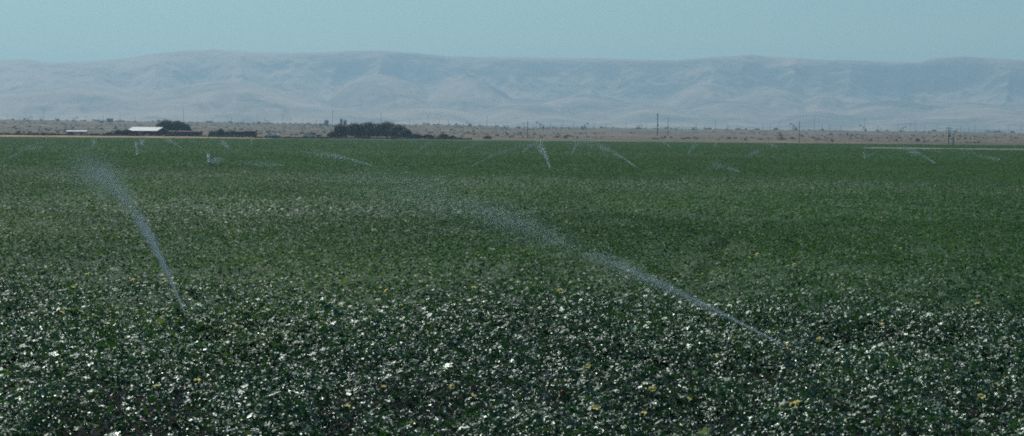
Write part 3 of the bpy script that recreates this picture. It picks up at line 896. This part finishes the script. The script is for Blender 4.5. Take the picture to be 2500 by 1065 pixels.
def tank(p, r, h, label, stairs=True, mat='tank'):
    root = empty('storage_tank', p)
    prof = [(r, 0)]
    for k in range(1, 6):
        z = h * k / 6; prof += [(r, z - .05), (r * 1.012, z), (r, z + .05)]
    prof += [(r, h), (r * .96, h + .05), (.2, h + r * .12)]
    MB().lathe(prof, 28).build('shell', M[mat], root)
    if stairs:
        l = MB()
        for yy in (-.3, .3): l.bar((r + .15, yy, 0), (r + .15, yy, h + 1), .05, n=5)
        for k in range(int(h / .6)): l.bar((r + .15, -.3, .4 + k * .6), (r + .15, .3, .4 + k * .6), .03, n=4)
        l.build('ladder', M['steel'], root)
        rl = MB()
        for k in range(12):
            a0, a1 = 2 * math.pi * k / 12, 2 * math.pi * (k + 1) / 12
            rl.bar((r * .95 * math.cos(a0), r * .95 * math.sin(a0), h), (r * .95 * math.cos(a0), r * .95 * math.sin(a0), h + 1), .04, n=4)
            rl.bar((r * .95 * math.cos(a0), r * .95 * math.sin(a0), h + 1), (r * .95 * math.cos(a1), r * .95 * math.sin(a1), h + 1), .04, n=4)
        rl.build('railing', M['steel'], root)
    tag(root, label, 'tank', 'storage tanks on the oil field')
for (x, yt, yb, wpx, lab) in [(268, 289, 299, 16, 'broad dark grey storage tank on the skyline at left'),
                              (248, 294.5, 300, 12, 'low grey storage tank beside the broad one at left'),
                              (797, 293, 308, 10, 'narrow upright dark tank on the skyline left of the grove'),
                              (833, 290, 312, 6, 'tallest dark tank rising behind the small tree at the left of the grove'),
                              (842, 293, 312, 8, 'grey tank half hidden behind the tallest dark tank by the grove'),
                              (783, 304, 309, 8, 'very low tank at the foot of the narrow upright one')]:
    p = on_ground(x, yb)
    h = htop(p, x, yt)
    tank(p, wpx * p.y / F / 2, h * .94, lab)

# standpipe by the right field edge, white tank near centre
p = on_ground(2327, 354)
root = empty('irrigation_standpipe', p)
h = htop(p, 2327, 333)
MB().lathe([(.5, 0), (.5, h * .3), (.42, h * .32), (.42, h), (.2, h + .1)], 18).build('standpipe_shell', M['greyroof'], root)
MB().bar((-.9, -.2, .5), (-.3, -.2, .5), .18, n=10).build('outlet_pipe', M['galv'], root)
MB().bar((0, -.45, .9), (0, -.62, .9), .22, n=10).build('valve_wheel', M['steel'], root)
tag(root, 'pale blue grey standpipe at the field edge right of the pole with two crossarms', 'standpipe')
p = on_ground(1127, 336)
root = empty('water_tank', p)
MB().lathe([(.8, 0), (.82, .5), (.80, 1.0), (.80, 1.3), (.62, 1.55), (.2, 1.7)], 20).build('tank_body', M['whitepaint'], root)
MB().lathe([(.16, 0), (.16, .12)], 10, (0, 0, 1.68)).build('lid', M['greyroof'], root)
MB().bar((0, -.78, .15), (0, -1.0, .15), .05, n=6).build('valve', M['steel'], root)
tag(root, 'small round white water tank right of the dark bush near the centre', 'tank')

# ---- barn with the long white roof
def on_edge(px_, py_, d_):
    p = at_depth(px_, py_, d_); return Vector((p.x, d_, zg(p.x, d_)))
bp = on_edge(361, 327, 1000)
ex = 13.9; 
zr = at_depth(355, 310.3, 1000).z - bp.z; ze = at_depth(365, 319.6, 996).z - bp.z
root = empty('barn', bp, R(-19))
L2 = 7.4; Wd = 5.6
MB().box((0, Wd - .6, ze / 2 - .4), (2 * L2 - 1, .2, ze + .8)).build('back_wall', M['barnred'], root)
for sx in (-1, 1): MB().box((sx * (L2 - .7), 0, ze / 2 - .4), (.2, 2 * Wd - 1.6, ze + .8)).build('end_wall', M['barnred'], root)
MB().box((3.0, -Wd + .7, ze / 2 - .45), (7.6, .2, ze + .7)).build('front_wall', M['barnred'], root)
for k in range(3):
    MB().box((-6.4 + k * 2.5, -Wd + .7, ze / 2 - .4), (.25, .25, ze + .75)).build('post', M['wood'], root)
rf = MB()
th = .14
rf.v += [(-L2, -Wd, ze), (L2, -Wd, ze), (L2, 0, zr), (-L2, 0, zr), (-L2, Wd, ze), (L2, Wd, ze)]
rf.v += [(x, y, z - th) for x, y, z in rf.v[:6]]
rf.f += [(0, 1, 2, 3), (3, 2, 5, 4), (7, 6, 9, 8), (8, 9, 10, 11), (0, 6, 7, 1), (4, 5, 11, 10), (0, 3, 9, 6), (3, 4, 10, 9), (1, 7, 8, 2), (2, 8, 11, 5)]
ro = rf.build('roof', M['whiteroof'], root)
rb = MB()
for k in range(24):
    xx = -L2 + .3 + k * (2 * L2 - .6) / 23
    rb.bar((xx, -Wd + .02, ze + .02), (xx, -.02, zr + .02), .035, n=4)
rb.build('roof_seams', M['whiteroof'], ro)
tag(root, 'open sided maroon barn with a long bright white metal roof', 'barn')

def shed(px0, px1, pyt, pyb, d_, depth, rz, mat, label, roofmat='barndark', slope=.35, windows=0):
    c = on_edge((px0 + px1) / 2, pyb, d_)
    w = (px1 - px0) * d_ / F
    h = htop(c, (px0 + px1) / 2, pyt)
    root = empty('shed', c, rz)
    MB().box((0, 0, (h - slope) / 2 - .4), (w - .3, depth - .3, h - slope + .8)).build('walls', M[mat], root)
    r_ = MB()
    b = h - slope
    r_.v += [(-w / 2, -depth / 2, b), (w / 2, -depth / 2, b), (w / 2, 0, h), (-w / 2, 0, h), (-w / 2, depth / 2, b), (w / 2, depth / 2, b)]
    r_.v += [(x, y, z + .1) for x, y, z in r_.v[:6]]
    r_.f += [(6, 7, 8, 9), (9, 8, 11, 10), (1, 0, 3, 2), (2, 3, 4, 5), (0, 1, 7, 6), (5, 4, 10, 11), (0, 6, 9, 3), (3, 9, 10, 4), (1, 2, 8, 7), (2, 5, 11, 8)]
    r_.build('roof', M[roofmat], root)
    nd_ = max(2, int(w / 5))
    for k in range(nd_):
        xx = -w / 2 + (k + .5) * w / nd_
        if windows and k % 2:
            MB().box((xx, -depth / 2 + .12, b * .55), (1.1, .1, .8)).build('window', M['glass'], root)
        else:
            MB().box((xx, -depth / 2 + .12, b * .42), (1.9, .12, b * .84)).build('door', M['barndark'], root)
    tag(root, label, 'shed')
    return root
shed(402, 492, 320, 330, 1010, 6, R(-4), 'barnred', 'long low maroon shed right of the white roofed barn', 'barnred', windows=1)
shed(511, 598, 320.5, 331, 1000, 5, R(3), 'barndark', 'long low dark shed half hidden behind bushes', 'barndark')
shed(598, 626, 318.5, 331, 998, 5, R(-3), 'barnred', 'short maroon shed at the right end of the long dark one', 'rust')
shed(163, 213, 319, 326, 1120, 8, R(6), 'greyroof', 'pale blue grey flat building in the brush at left', 'greyroof', .5)

def vehicle(px_, py_, d_, kind, rz, label, mat='whitepaint'):
    p = on_edge(px_, py_, d_)
    root = empty('pickup_truck' if kind == 'pickup' else 'car', p, rz)
    if kind == 'pickup':
        pr = [(-2.6, .45), (2.6, .45), (2.65, .95), (1.35, 1.05), (1.0, 1.75), (-.5, 1.8), (-.6, 1.1), (-2.6, 1.1)]
    else:
        pr = [(-2.2, .4), (2.2, .4), (2.25, .85), (1.2, .98), (.6, 1.45), (-1.1, 1.48), (-1.7, 1.0), (-2.2, .95)]
    MB().prism(pr, -.9, .9).build('body', M[mat], root)
    gl = MB().prism([(-.3, 1.15), (.7 if kind == 'pickup' else .35, 1.15), (.65 if kind == 'pickup' else .3, 1.35), (-.3, 1.37)], -.905, .905)
    gl.build('side_windows', M['glass'], root)
    for sx in (-1.6, 1.6):
        for sy in (-.82, .82):
            w = MB().bar((sx, sy - .1, .36), (sx, sy + .1, .36), .36, n=14).build('wheel', M['rubber'], root)
    tag(root, label, 'pickup' if kind == 'pickup' else 'car', 'vehicles parked beyond the far field edge')
vehicle(658, 333, 960, 'car', R(10), 'white car parked beyond the field, left one of a pair right of the maroon shed')
vehicle(673, 333, 962, 'car', R(-14), 'white car parked beyond the field, right one of a pair right of the maroon shed')
vehicle(756, 332, 970, 'pickup', R(180), 'white pickup parked beyond the field between the sheds and the grove')
vehicle(767, 333, 975, 'pickup', R(175), 'dull reddish pickup parked just right of the white pickup', 'rust')
vehicle(275, 321, 1180, 'car', R(20), 'white car among bushes left of the white roofed barn')

# ---- trees and bushes
def tree(name, px_, pyb, pyt, d_, wpx, label, group, seed, lobes=7, leaves=3600, mat='fol', trunk=True, leaf=.27):
    r = np.random.default_rng(seed)
    p = on_edge(px_, pyb, d_)
    h = htop(p, px_, pyt); w = wpx * d_ / F / 2
    root = empty(name, p)
    tz = h * .18 if trunk else 0.0
    if trunk:
        t = MB().bar((0, 0, -.5), (.1, 0, h * .45), w * .07 + .08, w * .05 + .05, n=8)
        for k in range(5):
            a_ = k * 1.26 + seed
            t.bar((.05, 0, h * (.22 + .04 * k)), (math.cos(a_) * w * .6, math.sin(a_) * w * .6, h * (.5 + .07 * k)), w * .03 + .04, .03, n=6)
        t.build('trunk', M['bark'], root)
    else:
        t = MB()
        for k in range(5):
            a_ = k * 1.26 + seed
            t.bar((math.cos(a_) * .1, math.sin(a_) * .1, -.2), (math.cos(a_) * w * .5, math.sin(a_) * w * .5, h * .6), .05, .02, n=5)
        t.build('stem', M['bark'], root)
    cs = []
    for k in range(lobes):
        a_ = r.random() * 6.28; q = r.random() ** .5
        ht = r.random()
        cx = math.cos(a_) * q * w * .62; cy = math.sin(a_) * q * w * .62
        rr = h * (.20 + .16 * r.random())
        cz = tz + rr * .6 + ht * max(h - tz - 1.6 * rr, 0) * (1 - .45 * q * q)
        cs.append((cx, cy, cz, min(w * .5, rr * 1.3) * (.8 + .4 * r.random()), rr))
    cs.append((0, 0, h - h * .27, w * .5, h * .27))
    cs.append((-w * .5, 0, tz + h * .3, w * .5, h * .3)); cs.append((w * .5, 0, tz + h * .28, w * .5, h * .28))
    cs.append((0, 0, h * .52, w * .84, h * .42)); cs.append((0, 0, h * .40, w * .92, h * .38)); cs.append((0, 0, tz + (h - tz) * .45, w * .72, h * .36)); cs.append((-w * .3, 0, tz + (h - tz) * .55, w * .5, h * .3)); cs.append((w * .3, 0, tz + (h - tz) * .55, w * .5, h * .3))
    for q in (-.62, -.2, .25, .65): cs.append((q * w, r.normal(0, .15) * w, h * (.24 + .05 * r.random()), w * .36, h * .26))
    cs = np.array(cs); leaves = int(leaves * 2.4)
    idx = r.integers(0, len(cs), leaves)
    dv = r.normal(0, 1, (leaves, 3)); dv /= np.linalg.norm(dv, axis=1)[:, None]
    rad = r.random(leaves) ** .55 * (1 + .16 * r.normal(0, 1, leaves))
    C_ = cs[idx, :3] + dv * rad[:, None] * cs[idx][:, [3, 3, 4]]
    C_[:, 2] = np.maximum(C_[:, 2], .1)
    N = dv + r.normal(0, .7, (leaves, 3)); N /= np.linalg.norm(N, axis=1)[:, None]
    T = np.cross(N, r.normal(0, 1, (leaves, 3))); T /= np.linalg.norm(T, axis=1)[:, None]
    B = np.cross(N, T)
    s = leaf * np.exp(r.normal(0, .3, leaves))
    Pt = np.array([(-.8, 0, 0), (0, -.5, .1), (1, 0, -.1), (0, .55, .1)])
    V = C_[:, None, :] + s[:, None, None] * (Pt[None, :, 0, None] * T[:, None] + Pt[None, :, 1, None] * B[:, None] + Pt[None, :, 2, None] * N[:, None])
    Fc = (np.array([[0, 1, 2], [0, 2, 3]])[None] + (np.arange(leaves) * 4)[:, None, None]).reshape(-1, 3)
    np_mesh('crown', V.reshape(-1, 3), Fc.ravel(), np.full(len(Fc), 3), M[mat], parent=root)
    tag(root, label, 'tree' if trunk else 'bush', group)
    return root
G2 = 'trees of the dark grove beyond the field'
tree('broadleaf_tree', 405, 323, 290.5, 1040, 54, 'dark round tree behind the right end of the white roofed barn', 'farmstead trees by the barn', 1)
tree('broadleaf_tree', 434, 324, 293.5, 1045, 54, 'slightly lower dark tree joined to the round one behind the barn', 'farmstead trees by the barn', 2)
tree('broadleaf_tree', 452, 325, 303, 1030, 30, 'small dark tree at the right foot of the pair behind the barn', 'farmstead trees by the barn', 3)
tree('broadleaf_tree', 832, 336, 303, 1000, 34, 'small upright tree at the left end of the dark grove', G2, 4)
tree('broadleaf_tree', 868, 337, 299, 1020, 64, 'broad dark tree second from the left in the grove', G2, 5, 8, 3400)
tree('broadleaf_tree', 902, 337, 296, 1030, 68, 'broad rounded tree in the middle of the grove', G2, 6, 9, 3800)
tree('broadleaf_tree', 945, 337, 295.5, 1025, 66, 'tallest rounded tree right of the middle of the grove', G2, 7, 9, 3800)
tree('broadleaf_tree', 972, 337, 303, 1010, 54, 'lower tree on the right shoulder of the grove', G2, 8, 7, 2600)
tree('broadleaf_tree', 990, 337, 315, 1000, 34, 'small shrubby tree trailing off the right end of the grove', G2, 9, 6, 1600)
G3 = 'bushes along the far field edge'
for i, (x, yb, yt, w, lab) in enumerate([
    (811, 337, 321, 26, 'dark bush at the left foot of the grove'), (1015, 337, 326, 36, 'low grey green bush right of the grove'),
    (1045, 338, 328, 34, 'low flat bush farther right of the grove'), (1083, 338, 326.5, 30, 'round dark bush left of the small white water tank'),
    (1105, 338, 331, 18, 'tiny bush touching the small white water tank'), (290, 330, 318, 30, 'dark bush left of the white roofed barn'),
    (312, 330, 315, 30, 'taller dark bush against the left end of the white roofed barn'), (266, 330, 323, 20, 'low bush at the end of the bushes left of the barn'),
    (539, 332, 314, 30, 'dark bush in front of the left part of the long dark shed'), (572, 332, 318, 28, 'dark bush in front of the middle of the long dark shed'),
    (520, 332, 321, 22, 'low bush at the left end of the long dark shed'), (346, 330, 323, 28, 'low bush in front of the white roofed barn'),
    (475, 331, 321, 30, 'low bush in front of the right part of the long maroon shed'), (430, 331, 320, 34, 'wide low bush in front of the left part of the long maroon shed'), (1190, 338, 332, 20, 'tiny low bush at the field edge near the centre')]):
    tree('bush', x, yb, yt, 985 if x < 700 else 975, w, lab, G3, 30 + i, 5, 700, 'fol' if i % 3 else 'fol', False, .28)

# scrub over the dry rangeland, too many to count
def scrub_field():
    r = np.random.default_rng(77)
    Vs, Fs = [], []; off = 0
    n = 9500
    y = 900 + (r.random(n) ** .8) * 2150
    x = (r.random(n) * 2 - 1) * y * .27
    keep = fbm(x / 120, y / 260, 15, 3) > (.42 + .1 * r.random(n))
    x, y = x[keep], y[keep]; n = len(x)
    sz0 = (.25 + r.random(n) ** 5 * 1.1)
    xc = (r.random(420) * 2 - 1) * 760; yc = 2960 + r.random(420) * 90
    x = np.concatenate([x, xc]); y = np.concatenate([y, yc]); sz0 = np.concatenate([sz0, .7 + 2.2 * r.random(420) ** 3]); n = len(x)
    z = zground(x, y)
    k = 9
    dv = r.normal(0, 1, (n, k, 3)); dv[:, :, 2] = np.abs(dv[:, :, 2]) * .6
    sz = sz0
    C_ = np.stack([x, y, z], 1)[:, None] + dv * sz[:, None, None] * .55
    C_ = C_.reshape(-1, 3); N = r.normal(0, 1, C_.shape); N /= np.linalg.norm(N, axis=1)[:, None]
    T = np.cross(N, r.normal(0, 1, C_.shape)); T /= np.linalg.norm(T, axis=1)[:, None]; B = np.cross(N, T)
    s = np.repeat(sz, k) * .55
    V = np.stack([C_ - T * s[:, None], C_ - B * s[:, None], C_ + T * s[:, None], C_ + B * s[:, None]], 1)
    Fc = (np.array([[0, 1, 2], [0, 2, 3]])[None] + (np.arange(len(C_)) * 4)[:, None, None]).reshape(-1, 3)
    o = np_mesh('scrub', V.reshape(-1, 3), Fc.ravel(), np.full(len(Fc), 3), M['fol2'])
    tag(o, 'low grey green scrub dotted over the brown rise', 'scrub', kind='stuff')
scrub_field()

def weed_line():
    r = np.random.default_rng(88)
    Ps = []
    n = 26000
    pxs = r.random(n) * 1300 - 150
    dd2 = np.interp(pxs, [-200, 760, 1200], [868, 885, 900]) + r.random(n) * 10
    x = (pxs - 1250) / F * dd2
    z = zground(x, dd2) + r.random(n) * (.25 + .5 * vnoise(pxs / 14, pxs * 0, 6)) + .35 * (pxs < 620)
    C_ = np.stack([x, dd2, z], 1)
    N = r.normal(0, 1, C_.shape); N /= np.linalg.norm(N, axis=1)[:, None]
    T = np.cross(N, r.normal(0, 1, C_.shape)); T /= np.linalg.norm(T, axis=1)[:, None]; B = np.cross(N, T)
    s = .16 + .14 * r.random(n)
    V = np.stack([C_ - T * s[:, None], C_ - B * s[:, None], C_ + T * s[:, None], C_ + B * s[:, None]], 1)
    Fc = (np.array([[0, 1, 2], [0, 2, 3]])[None] + (np.arange(len(C_)) * 4)[:, None, None]).reshape(-1, 3)
    o = np_mesh('weeds', V.reshape(-1, 3), Fc.ravel(), np.full(len(Fc), 3), M['weed'])
    tag(o, 'dark green line of weeds along the far edge of the field', 'weeds', kind='stuff')
weed_line()

# pale cleared pads on the oil field
for i, (x, y, wpx) in enumerate([(98, 306.5, 46), (508, 309.5, 50), (265, 318, 46), (2290, 341, 70), (1650, 325, 40), (1590, 320, 10)]):
    p = on_ground(x, y)
    w = wpx * p.y / F / 2
    n = 20; vs = []
    for k in range(n):
        a_ = 2 * math.pi * k / n; rr = w * (1 + .15 * math.sin(3 * a_ + i))
        xx = p.x + rr * math.cos(a_); yy = p.y + 28 * math.sin(a_) * (1 + .2 * math.cos(2 * a_))
        vs.append((xx, yy, zg(xx, yy) + .12))
    ctr = (p.x, p.y, zg(p.x, p.y) + .25)
    vs.append(ctr)
    o = mesh_obj('cleared_ground', vs, [(k, (k + 1) % n, n) for k in range(n)], M['dirt'])
    tag(o, kind='structure')

# ------------------------------------------------------------------ haze
hb = MB().box((0, 8400, 236), (24000, 17200, 474))
hazeo = hb.build('haze', None)
hm, nt, out = new_mat('haze')
pvn = nt.nodes.new('ShaderNodeVolumePrincipled')
pvn.inputs['Color'].default_value = (.535, .83, 1.0, 1)
pvn.inputs['Density'].default_value = 1.08e-4
pvn.inputs['Anisotropy'].default_value = .3
nt.links.new(pvn.outputs[0], out.inputs['Volume'])
hazeo.data.materials.clear(); hazeo.data.materials.append(hm)
tag(hazeo, 'thin blue haze over the plain and mountains', 'haze', kind='stuff')

# ------------------------------------------------------------------ light
w = bpy.data.worlds.new('World'); scn.world = w; w.use_nodes = True
nt = w.node_tree; bg = nt.nodes['Background']
sky = nt.nodes.new('ShaderNodeTexSky'); sky.sky_type = 'NISHITA'; sky.sun_disc = False
sky.sun_elevation = SUN_EL; sky.sun_rotation = SUN_AZ
sky.air_density = 1.0; sky.dust_density = .6; sky.ozone_density = 2.0
tn = nt.nodes.new('ShaderNodeMix'); tn.data_type = 'RGBA'; tn.blend_type = 'MULTIPLY'; tn.inputs[0].default_value = 1
tn.inputs[7].default_value = (.66, .95, 1.0, 1)
nt.links.new(sky.outputs[0], tn.inputs[6]); nt.links.new(tn.outputs[2], bg.inputs['Color']); bg.inputs['Strength'].default_value = .067
sd_ = bpy.data.lights.new('sun', 'SUN'); sd_.energy = 3.6; sd_.angle = R(.5); sd_.color = (1, .97, .94)
so = bpy.data.objects.new('sun', sd_); COL.objects.link(so)
so.rotation_euler = Vector(SUNV).to_track_quat('Z', 'Y').to_euler()

scn.view_settings.view_transform = 'Standard'
scn.view_settings.look = 'None'
scn.view_settings.exposure = 0.0
scn.view_settings.gamma = 1.0
scn.cycles.max_bounces = 6
scn.cycles.filter_width = 1.9
scn.cycles.volume_bounces = 0
scn.cycles.use_denoising = False
